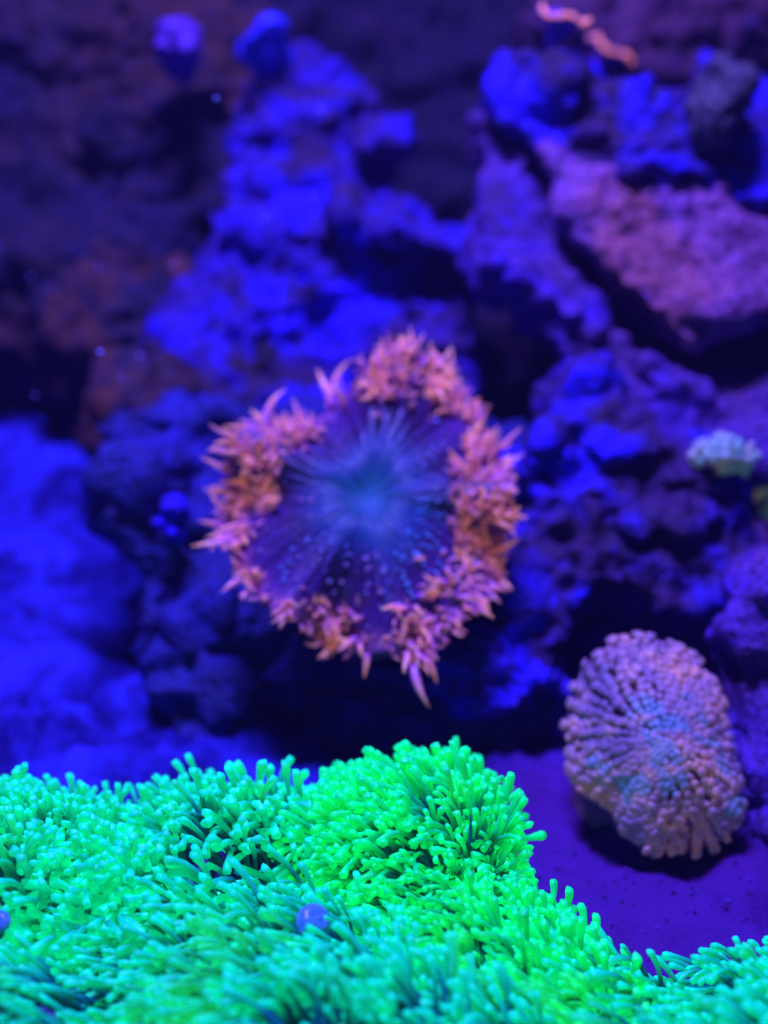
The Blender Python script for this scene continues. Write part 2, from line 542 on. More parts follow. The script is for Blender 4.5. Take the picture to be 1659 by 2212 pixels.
def colony(name, label, blobs, mat, count, singles, lean, length=(.11, .19), seed=0, up=.5, amp=.05, bare=0.0, voxel=.03, nk=.75, holes=()):
    rnd = random.Random(seed)
    base = blob_mesh(blobs, voxel, seed, amp=amp, freq=2.6, pit=.02, pfreq=5)
    ctr = at(*blobs[0][:3])
    root = thing(name, label, 'coral', ctr)
    for v in base.vertices:
        v.co -= ctr
    link('mat', base, M['mat'], root)
    bvh = BVHTree.FromPolygons([v.co for v in base.vertices], [tuple(p.vertices) for p in base.polygons])
    area = np.array([p.area for p in base.polygons])
    cum = np.cumsum(area) / area.sum()
    polys = []
    tries = 0
    while len(polys) < count and tries < count * 12:
        tries += 1
        pg = base.polygons[int(np.searchsorted(cum, rnd.random()))]
        c = pg.center + Vector((rnd.uniform(-1, 1), rnd.uniform(-1, 1), rnd.uniform(-1, 1))) * .012
        n = pg.normal
        wp = c + ctr
        tc = (C0 - wp).normalized()
        if n.dot(tc) < -0.30 and n.z < 0.55:
            continue
        if n.z < -0.35:
            continue
        if wp.z < -0.1:
            continue
        if bare and noise.noise(wp * 3.3 + Vector((4, 4, 4))) > bare and rnd.random() < .72:
            continue
        if any((wp - h_).length < r_ * (1 + .5 * noise.noise(wp * 9)) and rnd.random() < .8 for h_, r_ in holes):
            continue
        L = (rnd.uniform(*length) if rnd.random() > .12 else length[0] * rnd.uniform(.5, .9)) * (1 + .45 * noise.noise(wp * 2.0))
        flow = Vector((noise.noise(wp * 2.6), noise.noise(wp * 2.6 + Vector((5, 5, 5))), 0)) * .85
        d = n * nk + Vector((0, 0, up)) + CR * lean + flow + Vector((rnd.gauss(0, .085), rnd.gauss(0, .085), rnd.gauss(0, .07)))
        d.normalize()
        bx = CR * (lean * 2.0 + rnd.gauss(0, .35)) - CF * rnd.uniform(.2, .8) + Vector((0, 0, -.2))
        bx = (bx - d * bx.dot(d)).normalized()
        by = d.cross(bx)
        fat = rnd.uniform(.85, 1.25)
        m3 = np.array([[bx.x * L, by.x * L * fat, d.x * L], [bx.y * L, by.y * L * fat, d.y * L], [bx.z * L, by.z * L * fat, d.z * L]])
        tip = c + d * L * .9
        to = (C0 - ctr) - tip
        hit = bvh.ray_cast(tip + to.normalized() * .02, to.normalized(), 6)
        vis = hit[0] is None
        sx = (wp - C0)
        dep = sx.dot(CF)
        px, py = 829.5 + sx.dot(CR) / dep * FPX, 1106 - sx.dot(CU) / dep * FPX
        inside = -20 < px < 1680 and py < 2230
        polys.append((vis and inside, dep + rnd.uniform(0, .5), rnd.randrange(len(VAR)), m3, c))
    polys.sort(key=lambda q: (not q[0], q[1]))
    # the nearest ones singly, sharing mesh data
    single = polys[:singles]
    rest = polys[singles:]
    shared = {}
    for _, _, vi, m3, c in single:
        if vi not in shared:
            me = mesh('polyp', VAR[vi][0], VAR[vi][1])
            put_along(me, VAR[vi][2])
            me.materials.append(M[mat])
            shared[vi] = me
        o = link('polyp', shared[vi], None, root)
        mm = Matrix([list(m3[r]) + [c[r]] for r in range(3)] + [[0, 0, 0, 1]])
        o.matrix_local = mm
    V, Fc, A, off = [], [], [], 0
    for _, _, vi, m3, c in rest:
        vs = np.array([tuple(v) for v in VAR[vi][0]])
        V.append(vs @ m3.T + np.array(tuple(c)))
        Fc.extend([tuple(i + off for i in f) for f in VAR[vi][1]])
        A.extend(VAR[vi][2])
        off += len(vs)
    if V:
        me = mesh('polyp_carpet', np.concatenate(V).tolist(), Fc)
        put_along(me, A)
        o = link('polyp_carpet', me, M[mat], root)
        o['kind'] = 'stuff'
    nb = 0
    for _ in range(4000):
        pg = base.polygons[rnd.randrange(len(base.polygons))]
        wp = pg.center + ctr
        tc = (C0 - wp).normalized()
        if pg.normal.dot(tc) > .3 and noise.noise(wp * 7.3) > .1:
            o = link('closed_bud', BUD, None, root)
            r = rnd.uniform(.012, .02)
            o.matrix_local = Matrix.Translation(pg.center + pg.normal * r * .5) @ Matrix.Diagonal((r, r, r * .85, 1))
            nb += 1
            if nb >= 12:
                break
    return root, bvh, ctr


HOLES = [(at(640, 1935, 3.72), .16), (at(480, 1960, 3.70), .12), (at(90, 1950, 3.68), .08), (at(740, 1990, 3.62), .10)]
colony('star_polyp_colony', 'tall bright green star polyp hump in front of the orange anemone',
       [(890, 1895, 3.95, 170, 115, .33), (955, 1880, 3.95, 100, 110, .28), (790, 1895, 3.95, 85, 85, .28), (890, 1950, 3.9, 180, 70, .33)],
       'polyp_green', 1700, 290, -.28, (.13, .21), 21, amp=.05, nk=1.15, up=.35, holes=HOLES)
colony('star_polyp_colony', 'bright green star polyp ridge sloping down to the right below the tall hump',
       [(1030, 2030, 3.70, 135, 58, .28, -28), (1115, 2100, 3.62, 125, 60, .28, -38), (1215, 2200, 3.52, 120, 55, .28, -38), (950, 2090, 3.65, 160, 80, .32)],
       'polyp_green', 1700, 290, -.70, (.14, .23), 22, amp=.05, nk=.95, up=.35, holes=HOLES)
colony('star_polyp_colony', 'teal green star polyp bank at the left edge beside the blue sand',
       [(60, 1925, 3.95, 165, 100, .35), (270, 1950, 3.95, 170, 85, .32), (480, 1925, 3.95, 170, 100, .32), (650, 1935, 3.95, 110, 80, .3),
        (0, 1880, 3.95, 70, 95, .3)],
       'polyp_teal', 2700, 290, -.10, (.14, .23), 23, up=.8, amp=.11, bare=.44, holes=HOLES)
colony('star_polyp_colony', 'low green star polyp carpet along the bottom of the picture',
       [(200, 2215, 3.45, 330, 105, .5), (600, 2225, 3.4, 330, 100, .5), (950, 2260, 3.35, 300, 85, .4), (1300, 2320, 3.3, 260, 70, .4),
        (1660, 2320, 3.35, 240, 85, .4), (60, 2115, 3.6, 180, 65, .4), (350, 2120, 3.65, 220, 55, .4), (640, 2140, 3.6, 170, 45, .35)],
       'polyp_teal', 4800, 290, -.65, (.12, .21), 24, up=.3, amp=.10, bare=.38, holes=HOLES)

# ------------------------------------------------------------------ orange anemone

def plane_hit(px, py, o, n):
    r = (at(px, py, 1.0) - C0)
    return C0 + r * ((o - C0).dot(n) / r.dot(n))


class Disc:
    """a lobed oral disc: outline read around the mouth, folded up and down at its rim"""
    def __init__(self, outline, mouth, depth, tilt, fold, folds, dome, seed, bowl=0.0, side=0.0):
        self.o = at(mouth[0], mouth[1], depth)
        self.n = (-CF + CU * tilt + CR * side).normalized()
        self.u = (CR - self.n * CR.dot(self.n)).normalized()
        self.v = self.n.cross(self.u)
        tab = []
        for px, py in outline:
            q = plane_hit(px, py, self.o, self.n) - self.o
            tab.append((math.atan2(q.dot(self.v), q.dot(self.u)), q.length))
        tab.sort()
        self.ta = [tab[-1][0] - math.tau] + [t[0] for t in tab] + [tab[0][0] + math.tau]
        self.tr = [tab[-1][1]] + [t[1] for t in tab] + [tab[0][1]]
        self.fold, self.folds, self.dome, self.bowl, self.seed = fold, folds, dome, bowl, seed
        self.rmean = float(np.mean(self.tr))

    def R(self, th):
        th = (th + math.pi) % math.tau - math.pi
        return float(np.interp(th, self.ta, self.tr))

    def h(self, s, th):
        f = math.sin(self.folds * th + self.seed) * .6 + math.sin((self.folds * 2 - 1) * th + self.seed * 2.1) * .4
        hh = self.fold * f * s ** 2.2 + self.dome * (1 - s * s) - self.dome * .5
        hh -= self.bowl * math.exp(-(s / .16) ** 2)
        return hh

    def loc(self, s, th):
        r = self.R(th) * s
        return Vector((r * math.cos(th), r * math.sin(th), self.h(s, th)))

    def frame(self):
        m = Matrix((self.u, self.v, self.n)).transposed().to_4x4()
        m.translation = self.o
        return m

    def normal(self, s, th):
        e = 1e-3
        a = self.loc(min(1, s + e), th) - self.loc(s - e, th)
        b = self.loc(s, th + e) - self.loc(s, th - e)
        return a.cross(b).normalized()


def disc_mesh(D, nr, nt, extra=None):
    vs, fs, ps, pt = [D.loc(0.0001, 0)], [], [0.0], [0.0]
    for j in range(1, nr + 1):
        s = j / nr
        for i in range(nt):
            th = i / nt * math.tau
            p = D.loc(s, th)
            if extra:
                p = p + Vector((0, 0, extra(s, th)))
            vs.append(p)
            ps.append(s)
            pt.append(th)
    for i in range(nt):
        fs.append((0, 1 + i, 1 + (i + 1) % nt))
    for j in range(nr - 1):
        for i in range(nt):
            a, b = 1 + j * nt + i, 1 + j * nt + (i + 1) % nt
            fs.append((a, a + nt, b + nt, b))
    # a thin fleshy underside
    base = len(vs)
    n0 = len(vs)
    for q in range(n0):
        vs.append(vs[q] - Vector((0, 0, .035 * (1.1 - ps[q] * .7))))
        ps.append(ps[q])
        pt.append(pt[q])
    fs += [tuple(base + i for i in reversed(f)) for f in list(fs)]
    for i in range(nt):
        a, b = 1 + (nr - 1) * nt + i, 1 + (nr - 1) * nt + (i + 1) % nt
        fs.append((a, a + base, b + base, b))
    me = mesh('oral_disc', vs, fs)
    for nm, dat in (('rad', ps), ('ang_s', [math.sin(t) for t in pt]), ('ang_c', [math.cos(t) for t in pt])):
        a = me.attributes.new(nm, 'FLOAT', 'POINT')
        a.data.foreach_set('value', dat)
    return me


def polar_noise(k, scale, rscale, detail=3):
    """noise stretched along the radius: streaks of pigment"""
    c = k.n('ShaderNodeCombineXYZ')
    for i, nm in enumerate(('ang_c', 'ang_s', 'rad')):
        a = k.n('ShaderNodeAttribute', attribute_name=nm)
        k.l(k.math('MULTIPLY', a.outputs['Fac'], scale if i < 2 else rscale), c.inputs[i])
    return k.noise(c.outputs[0], 1.0, detail, 0.6)


k = NT('anemone_disc', 0.4, 0.4)
st = polar_noise(k, 9, 2.5)
fine = polar_noise(k, 26, 7, 2)
rad = k.n('ShaderNodeAttribute', attribute_name='rad').outputs['Fac']
rj = k.math('ADD', rad, k.math('MULTIPLY', k.math('SUBTRACT', st, 0.5), 0.35))
base = k.ramp(rj, [(0.06, (0.04, 0.12, 0.26)), (0.16, (0.012, 0.04, 0.13)), (0.36, (0.012, 0.030, 0.14)), (0.52, (0.035, 0.008, 0.06)), (0.85, (0.065, 0.014, 0.13)), (0.97, (0.30, 0.08, 0.20))])
base = k.mix(k.ramp(fine, [(0.55, 0.0), (0.7, 0.8)]), base, (0.075, 0.025, 0.24))
base = k.mix(k.ramp(st, [(0.30, 0.85), (0.44, 0.0)]), base, (0.05, 0.012, 0.05))
k.color(base)
k.glow(k.ramp(rj, [(0.08, (0.0, 0.05, 0.13)), (0.4, (0.0, 0.008, 0.04)), (0.6, (0.0, 0.0, 0.0))]), 0.6)
k.bump(fine, 0.5, 0.02)
M['disc'] = k.m

k = NT('orange_tentacle', 0.3, 0.5)
t = k.n('ShaderNodeAttribute', attribute_name='along').outputs['Fac']
rnd_ = k.n('ShaderNodeObjectInfo').outputs['Random']
n1 = k.noise(k.pos(), 14, 3, 0.6)
c = k.ramp(t, [(0.0, (0.22, 0.05, 0.36)), (0.22, (0.52, 0.14, 0.46)), (0.6, (0.98, 0.38, 0.30)), (1.0, (1.0, 0.55, 0.16))])
c = k.mix(k.ramp(n1, [(0.40, 0.45), (0.55, 0.0)]), c, (0.55, 0.15, 0.42))
k.color(c)
k.glow(k.ramp(t, [(0.15, (0.05, 0.006, 0.02)), (0.95, (0.50, 0.17, 0.015))]), k.math('ADD', k.math('MULTIPLY', rnd_, 0.8), 0.2))
M['tentacle'] = k.m

k = NT('disc_wart', 0.35, 0.5)
n1 = k.noise(k.pos(), 6, 2, 0.6)
n2 = k.noise(k.pos(), 2.2, 2, 0.6)
c = k.mix(k.ramp(n1, [(0.42, 0.0), (0.6, 1.0)]), (0.14, 0.15, 0.60), (0.45, 0.18, 0.38))
c = k.mix(k.ramp(n2, [(0.5, 0.0), (0.62, 0.8)]), c, (0.05, 0.35, 0.75))
k.color(c)
k.glow(c, 0.05)
M['wart'] = k.m
k = NT('anemone_column', 0.6, 0.3)
n1 = k.noise(k.pos(), 8, 3, 0.6)
k.color(k.ramp(n1, [(0.35, (0.20, 0.06, 0.16)), (0.65, (0.40, 0.14, 0.22))]))
M['column'] = k.m
k = NT('mouth_lip', 0.35, 0.4)
n1 = k.noise(k.pos(), 30, 2, 0.6)
k.color(k.ramp(n1, [(0.35, (0.03, 0.08, 0.22)), (0.65, (0.08, 0.15, 0.32))]))
k.glow((0.0, 0.05, 0.16), 0.5)
M['lip'] = k.m
k = NT('mouth_slit', 0.5, 0.2)
k.color((0.005, 0.01, 0.03))
M['slit'] = k.m


def tentacle_variant(i, fat=.085, blunt=False, bend=None):
    rr = random.Random(300 + i)
    sides, n = 8, 9
    b = rr.uniform(-1.5, 1.7) if bend is None else bend * rr.uniform(.4, 1.2)
    wob = rr.uniform(-.4, .4)
    vs, al, fs = [], [], []
    pos = Vector((0, 0, 0))
    for j in range(n):
        t = j / (n - 1)
        ang = b * t ** 1.4
        if blunt:
            r = fat * (.85 + .35 * math.sin(t * 2.6)) * (1 if t < .8 else math.sqrt(max(.02, 1 - ((t - .8) / .21) ** 2)))
        else:
            r = fat * (1 - t ** 1.7 * .93) * (1 + .25 * math.sin(t * math.pi))
        d = Vector((math.sin(ang), wob * t, math.cos(ang)))
        if j:
            pos = pos + d / (n - 1)
        sx = Vector((math.cos(ang), 0, -math.sin(ang)))
        for q in range(sides):
            a = q / sides * math.tau
            rq = r * (1 + rr.uniform(-.05, .05))
            vs.append(pos + sx * math.cos(a) * rq + Vector((0, 1, 0)) * math.sin(a) * rq)
            al.append(t)
    for j in range(n - 1):
        for q in range(sides):
            a, c = j * sides + q, j * sides + (q + 1) % sides
            fs.append((a, c, c + sides, a + sides))
    vs.append(pos + d * .01)
    al.append(1.0)
    top = (n - 1) * sides
    fs += [(top + q, top + (q + 1) % sides, len(vs) - 1) for q in range(sides)]
    me = mesh('tentacle', vs, fs)
    put_along(me, al)
    return me


def place(name, me, parent, pos, d, bend_to, L, fat=1.0, fy=1.0):
    d = d.normalized()
    bx = (bend_to - d * bend_to.dot(d)).normalized()
    by = d.cross(bx)
    o = link(name, me, None, parent)
    o.matrix_local = Matrix([[bx[r] * L * fat, by[r] * L * fat * fy, d[r] * L, pos[r]] for r in range(3)] + [[0, 0, 0, 1]])
    return o


def column_mesh(D, s_top, base_local, r_base, seed):
    nt, nr = 40, 14
    vs, fs = [], []
    for j in range(nr + 1):
        t = j / nr
        for i in range(nt):
            th = i / nt * math.tau
            a = D.loc(s_top, th) - Vector((0, 0, .03))
            b = base_local + Vector((math.cos(th) * r_base, math.sin(th) * r_base, 0))
            e = t ** .6
            p = a.lerp(b, t)
            mid = base_local * t
            p = p.lerp(mid + Vector((math.cos(th), math.sin(th), 0)) * r_base * .9 + Vector((0, 0, p.z - mid.z)), .55 * math.sin(t * math.pi))
            p += Vector((math.cos(th), math.sin(th), 0)) * .02 * math.sin(t * 24 + math.sin(th * 3 + seed))
            vs.append(p)
    for j in range(nr):
        for i in range(nt):
            a, b = j * nt + i, j * nt + (i + 1) % nt
            fs.append((a, b, b + nt, a + nt))
    fs.append(tuple(nr * nt + i for i in range(nt)))
    return mesh('column', vs, fs)


def mouth_parts(root, D, r, lift=0.0):
    nt, ns = 28, 8
    vs, fs = [], []
    rr = random.Random(5)
    for i in range(nt):
        a = i / nt * math.tau
        k_ = 1 + .16 * math.sin(a * 9) + rr.uniform(-.06, .06)
        for q in range(ns):
            b = q / ns * math.tau
            rad_ = r * k_ + math.cos(b) * r * .5
            vs.append(Vector((math.cos(a) * rad_ * 1.1, math.sin(a) * rad_ * .85, math.sin(b) * r * .4)))
    for i in range(nt):
        for q in range(ns):
            a, b = i * ns + q, ((i + 1) % nt) * ns + q
            a2, b2 = i * ns + (q + 1) % ns, ((i + 1) % nt) * ns + (q + 1) % ns
            fs.append((a, b, b2, a2))
    o = link('mouth', mesh('mouth', vs, fs), M['lip'], root)
    z = D.h(0, 0) + lift
    o.location = (0, 0, z)
    vs = [Vector((0, 0, -.012))] + [Vector((math.cos(i / 16 * math.tau) * r * .7, math.sin(i / 16 * math.tau) * r * .5, .004)) for i in range(16)]
    sl = link('mouth_opening', mesh('mouth_opening', vs, [(0, 1 + i, 1 + (i + 1) % 16) for i in range(16)]), M['slit'], o)
    return o


OUT1 = [(720, 838), (760, 805), (800, 780), (870, 770), (950, 788), (1005, 825), (1038, 890), (1052, 935), (1080, 965), (1095, 1040),
        (1098, 1110), (1085, 1180), (1080, 1230), (1050, 1275), (1010, 1330), (965, 1375), (925, 1420), (885, 1440), (840, 1410), (800, 1402),
        (760, 1378), (690, 1355), (620, 1335), (562, 1305), (535, 1255), (510, 1205), (482, 1160), (478, 1090), (485, 1020), (520, 955),
        (565, 925), (610, 905), (670, 892), (700, 872)]
D1 = Disc(OUT1, (797, 1075), 4.75, .40, .13, 5, .10, .9, bowl=.05)
an = thing('rock_flower_anemone', 'large orange-fringed anemone with a dark purple disc and blue centre', 'anemone', D1.o)
an.matrix_world = D1.frame()


def rib(s, th):
    return .004 * math.sin(th * 48 + 1.5 * math.sin(s * 7 + th * 3)) * min(1, s * 2) + .012 * math.sin(th * 12 + 1.0) * s


link('oral_disc', disc_mesh(D1, 46, 220, rib), M['disc'], an)
link('column', column_mesh(D1, .72, Vector((0.0, -.12, -.62)), .30, 1), M['column'], an)
mouth_parts(an, D1, .027, -.008)

# where the fringe is thick: (angle in the picture, width, number, inner edge of the band)
TV = [tentacle_variant(i) for i in range(14)]
for me in TV:
    me.materials.append(M['tentacle'])


def disc_angle(D, px, py):
    q = plane_hit(px, py, D.o, D.n) - D.o
    return math.atan2(q.dot(D.v), q.dot(D.u)), q.length


LOBES = [((860, 790), .24, 54, .70), ((960, 810), .18, 26, .84), ((1030, 870), .10, 8, .95), ((1060, 950), .10, 12, .80), ((1085, 1010), .16, 26, .68),
         ((1095, 1110), .20, 40, .66), ((1080, 1200), .18, 24, .70), ((1030, 1290), .20, 18, .74), ((950, 1380), .20, 20, .70), ((890, 1430), .10, 6, .82),
         ((820, 1410), .12, 3, .90), ((700, 1350), .20, 18, .82), ((600, 1320), .14, 7, .94), ((525, 1240), .16, 8, .94), ((482, 1150), .14, 10, .84),
         ((478, 1070), .20, 26, .68), ((505, 980), .20, 24, .70), ((570, 930), .18, 18, .70), ((640, 900), .10, 12, .80)]
rnd = random.Random(42)
count = 0
for (px, py), wd, num, inner in LOBES:
    th0, _ = disc_angle(D1, px, py)
    for i in range(num):
        th = th0 + rnd.gauss(0, wd * .5)
        s = 1 - (1 - inner) * (i / num) ** .9 - rnd.uniform(0, .03)
        base_ = D1.loc(s, th) - Vector((0, 0, .006))
        radial = Vector((math.cos(th), math.sin(th), 0))
        edge = (s - inner) / (1 - inner)
        tang = Vector((-math.sin(th), math.cos(th), 0))
        d = radial * (-.10 + 1.15 * edge) + Vector((0, 0, .90 - .40 * edge)) + tang * (1.3 * noise.noise(Vector((math.cos(th) * 5, math.sin(th) * 5, s * 6))) + rnd.gauss(0, .28))
        L = (.8 + .6 * noise.noise(Vector((math.cos(th) * 3.3, math.sin(th) * 3.3, 7)))) * rnd.uniform(.06, .13) * (1.0 + .25 * edge)
        place('tentacle', TV[rnd.randrange(len(TV))], an, base_, d, radial + tang * rnd.gauss(0, .8) + Vector((0, 0, rnd.gauss(0, .4))), L, rnd.uniform(.85, 1.25))
        count += 1
# the long ones that stand out of the fringe
for (bx_, by_), (tx, ty), L, ft in [((712, 850), (712, 735), .19, .8), ((722, 850), (690, 795), .15, 1.2), ((575, 930), (568, 860), .17, 1.1), ((690, 820), (680, 765), .10, .9),
                                ((905, 790), (872, 728), .13, .8), ((820, 920), (815, 905), .06, 2.0), ((500, 1165), (425, 1172), .14, .9), ((480, 1105), (440, 1105), .12, .9),
                                ((490, 1010), (445, 998), .11, .9), ((895, 1440), (895, 1490), .16, 1.1), ((820, 1400), (835, 1350), .10, 1.1), ((580, 1075), (560, 1050), .08, 1.8),
                                ((775, 1300), (770, 1270), .06, 1.4), ((905, 1290), (930, 1310), .09, 1.6), ((960, 1260), (940, 1285), .09, 1.6), ((895, 1215), (905, 1220), .05, 1.8)]:
    th, ln = disc_angle(D1, bx_, by_)
    s = min(1.0, ln / D1.R(th))
    q = plane_hit(tx, ty, D1.o, D1.n) - plane_hit(bx_, by_, D1.o, D1.n)
    d = Vector((q.dot(D1.u), q.dot(D1.v), .045))
    place('tentacle', TV[(count * 5) % len(TV)], an, D1.loc(s, th), d, Vector((math.cos(th), math.sin(th), .3)), L, ft)
    count += 1

# short tentacles that fill the frill between the long ones
V, Fc, A, off = [], [], [], 0
rnd = random.Random(91)
for (px, py), wd, num, inner in LOBES:
    th0, _ = disc_angle(D1, px, py)
    for i in range(int(num * 2.4)):
        th = th0 + rnd.gauss(0, wd * .65)
        s = 1 - (1 - inner) * 1.25 * rnd.random()
        radial = Vector((math.cos(th), math.sin(th), 0))
        tang = Vector((-math.sin(th), math.cos(th), 0))
        edge = max(0, (s - inner) / (1 - inner))
        d = (radial * (.2 + .8 * edge) + Vector((0, 0, .8)) + tang * rnd.gauss(0, .5)).normalized()
        bt = radial + tang * rnd.gauss(0, 1)
        bx = (bt - d * bt.dot(d)).normalized()
        by = d.cross(bx)
        L = rnd.uniform(.035, .08)
        f_ = rnd.uniform(.7, 1.2)
        me = TV[rnd.randrange(len(TV))]
        p0 = D1.loc(min(s, 1), th) - Vector((0, 0, .004))
        V += [p0 + bx * v.co.x * L * f_ + by * v.co.y * L * f_ + d * v.co.z * L for v in me.vertices]
        A += [q.value * .75 for q in me.attributes['along'].data]
        Fc += [tuple(x + off for x in pg.vertices) for pg in me.polygons]
        off += len(me.vertices)
fr = mesh('tentacle_frill', V, Fc)
put_along(fr, A)
fr = link('tentacle_frill', fr, M['tentacle'], an)
fr['kind'] = 'stuff'

# rows of tiny warts running out from the mouth
V, Fc, off = [], [], 0
bm = bmesh.new()
bmesh.ops.create_icosphere(bm, subdivisions=1, radius=1)
iv = [v.co.copy() for v in bm.verts]
fi = [tuple(v.index for v in f.verts) for f in bm.faces]
bm.free()
rnd = random.Random(8)
for row in range(48):
    th = row / 48 * math.tau + rnd.gauss(0, .02)
    dens = .10 + .65 * max(0, math.cos(th + .3)) + .30 * max(0, -math.sin(th)) + rnd.uniform(-.1, .1)
    s = rnd.uniform(.34, .46)
    while s < .86:
        if rnd.random() < dens:
            p = D1.loc(s, th + rnd.gauss(0, .03)) + Vector((0, 0, .004))
            r = rnd.uniform(.0025, .0065) * (1.35 if rnd.random() < .15 else 1)
            V += [p + Vector((v.x * r * 1.4, v.y * r, v.z * r)) for v in iv]
            Fc += [tuple(i + off for i in f) for f in fi]
            off += len(iv)
        s += rnd.uniform(.018, .045)
wt = link('disc_warts', mesh('disc_warts', V, Fc), M['wart'], an)
wt['kind'] = 'stuff'

# ------------------------------------------------------------------ tan anemone
OUT2 = [(1225, 1560), (1238, 1490), (1262, 1430), (1305, 1395), (1370, 1374), (1440, 1376), (1505, 1412), (1545, 1470), (1566, 1560), (1585, 1650),
        (1603, 1730), (1592, 1795), (1535, 1825), (1440, 1835), (1395, 1845), (1372, 1800), (1352, 1775), (1325, 1735), (1280, 1715), (1245, 1685), (1232, 1620)]
D2 = Disc(OUT2, (1430, 1610), 4.3, .30, .035, 3, .16, 2.2, bowl=.0, side=-.12)
k = NT('tan_disc', 0.5, 0.3)
st = polar_noise(k, 7, 1.6)
fine = polar_noise(k, 20, 4, 2)
base = k.ramp(fine, [(0.35, (0.16, 0.10, 0.20)), (0.6, (0.40, 0.23, 0.28))])
base = k.mix(k.ramp(st, [(0.56, 0.0), (0.66, 0.9)]), base, (0.06, 0.24, 0.38))
k.color(base)
k.bump(fine, 0.4, 0.02)
M['tan_disc'] = k.m
k = NT('tan_tentacle', 0.5, 0.35)
n1 = k.noise(k.pos(), 7, 3, 0.6)
n2 = k.noise(k.pos(), 9.0, 2, 0.6, 0.5)
n3 = k.noise(k.pos(), 26, 2, 0.6)
c = k.ramp(n1, [(0.36, (0.20, 0.12, 0.22)), (0.50, (0.44, 0.24, 0.28)), (0.68, (0.70, 0.34, 0.22))])
c = k.mix(k.ramp(n3, [(0.42, 0.5), (0.55, 0.0)]), c, (0.16, 0.09, 0.22))
vd = k.n('ShaderNodeVectorMath', operation='DISTANCE')
k.l(k.pos(), vd.inputs[0])
vd.inputs[1].default_value = D2.o + D2.n * .08 - CU * .03
near = k.math('ADD', vd.outputs['Value'], k.math('MULTIPLY', k.math('SUBTRACT', n2, .50), -1.5))
c = k.mix(k.ramp(near, [(0.0, 0.6), (0.07, 0.0)]), c, (0.08, 0.28, 0.38))
k.color(c)
k.glow(c, 0.12)
M['tan_tentacle'] = k.m
a2 = thing('carpet_anemone', 'tan and grey ribbed anemone with stubby beads and teal streaks', 'anemone', D2.o)
a2.matrix_world = D2.frame()
NROW = 34


def twist(s, th):
    return .30 * s * math.sin(th * 2 + 1) + .10 * s * s * math.sin(th * 5)


def rib2(s, th):
    return .020 * math.cos((th - twist(s, th)) * NROW - .25 * math.tau) * min(1, s * 1.6)


link('oral_disc', disc_mesh(D2, 30, 240, rib2), M['tan_disc'], a2)
link('column', column_mesh(D2, .8, Vector((-.10, -.22, -.42)), .20, 2), M['column'], a2)
mouth_parts(a2, D2, .010, .0)
BV = [tentacle_variant(50 + i, .36, True, .5) for i in range(6)]
for me in BV:
    me.materials.append(M['tan_tentacle'])
rnd = random.Random(77)
for row in range(NROW * 2):
    half = row >= NROW
    th = (row % NROW + .25 + (.5 if half else 0)) / NROW * math.tau
    th_ = th
    s = rnd.uniform(.52, .62) if half else (rnd.uniform(.20, .28) if row % 2 else rnd.uniform(.02, .10))
    while s < 1.0:
        th = th_ + twist(s, th_)
        p = D2.loc(s, th + rnd.gauss(0, .02)) + Vector((0, 0, .002))
        radial = Vector((math.cos(th), math.sin(th), 0))
        d = D2.normal(min(s, .98), th) * 1.0 + radial * (.25 + .3 * s ** 3) + Vector((rnd.gauss(0, .12), rnd.gauss(0, .12), 0))
        L = rnd.uniform(.030, .044) * (.65 + .55 * s)
        place('tentacle', BV[rnd.randrange(6)], a2, p + Vector((0, 0, -.006 if half else .006 * s)), d, radial, L * .5, rnd.uniform(2.0, 2.8), .78)
        s += rnd.uniform(.05, .085)

# ------------------------------------------------------------------ small corals
k = NT('plate_coral', 0.6, 0.3)
n1 = k.noise(k.pos(), 9, 3, 0.6)
k.color(k.ramp(n1, [(0.35, (0.12, 0.03, 0.40)), (0.65, (0.30, 0.08, 0.45))]))
M['plate'] = k.m
k = NT('plate_rim', 0.5, 0.3)
n1 = k.noise(k.pos(), 30, 2, 0.6)
k.color((0.95, 0.35, 0.22))
k.glow((0.9, 0.22, 0.06), k.math('MULTIPLY', k.ramp(n1, [(0.3, 0.25), (0.65, 1.0)]), 0.85))
M['rim'] = k.m


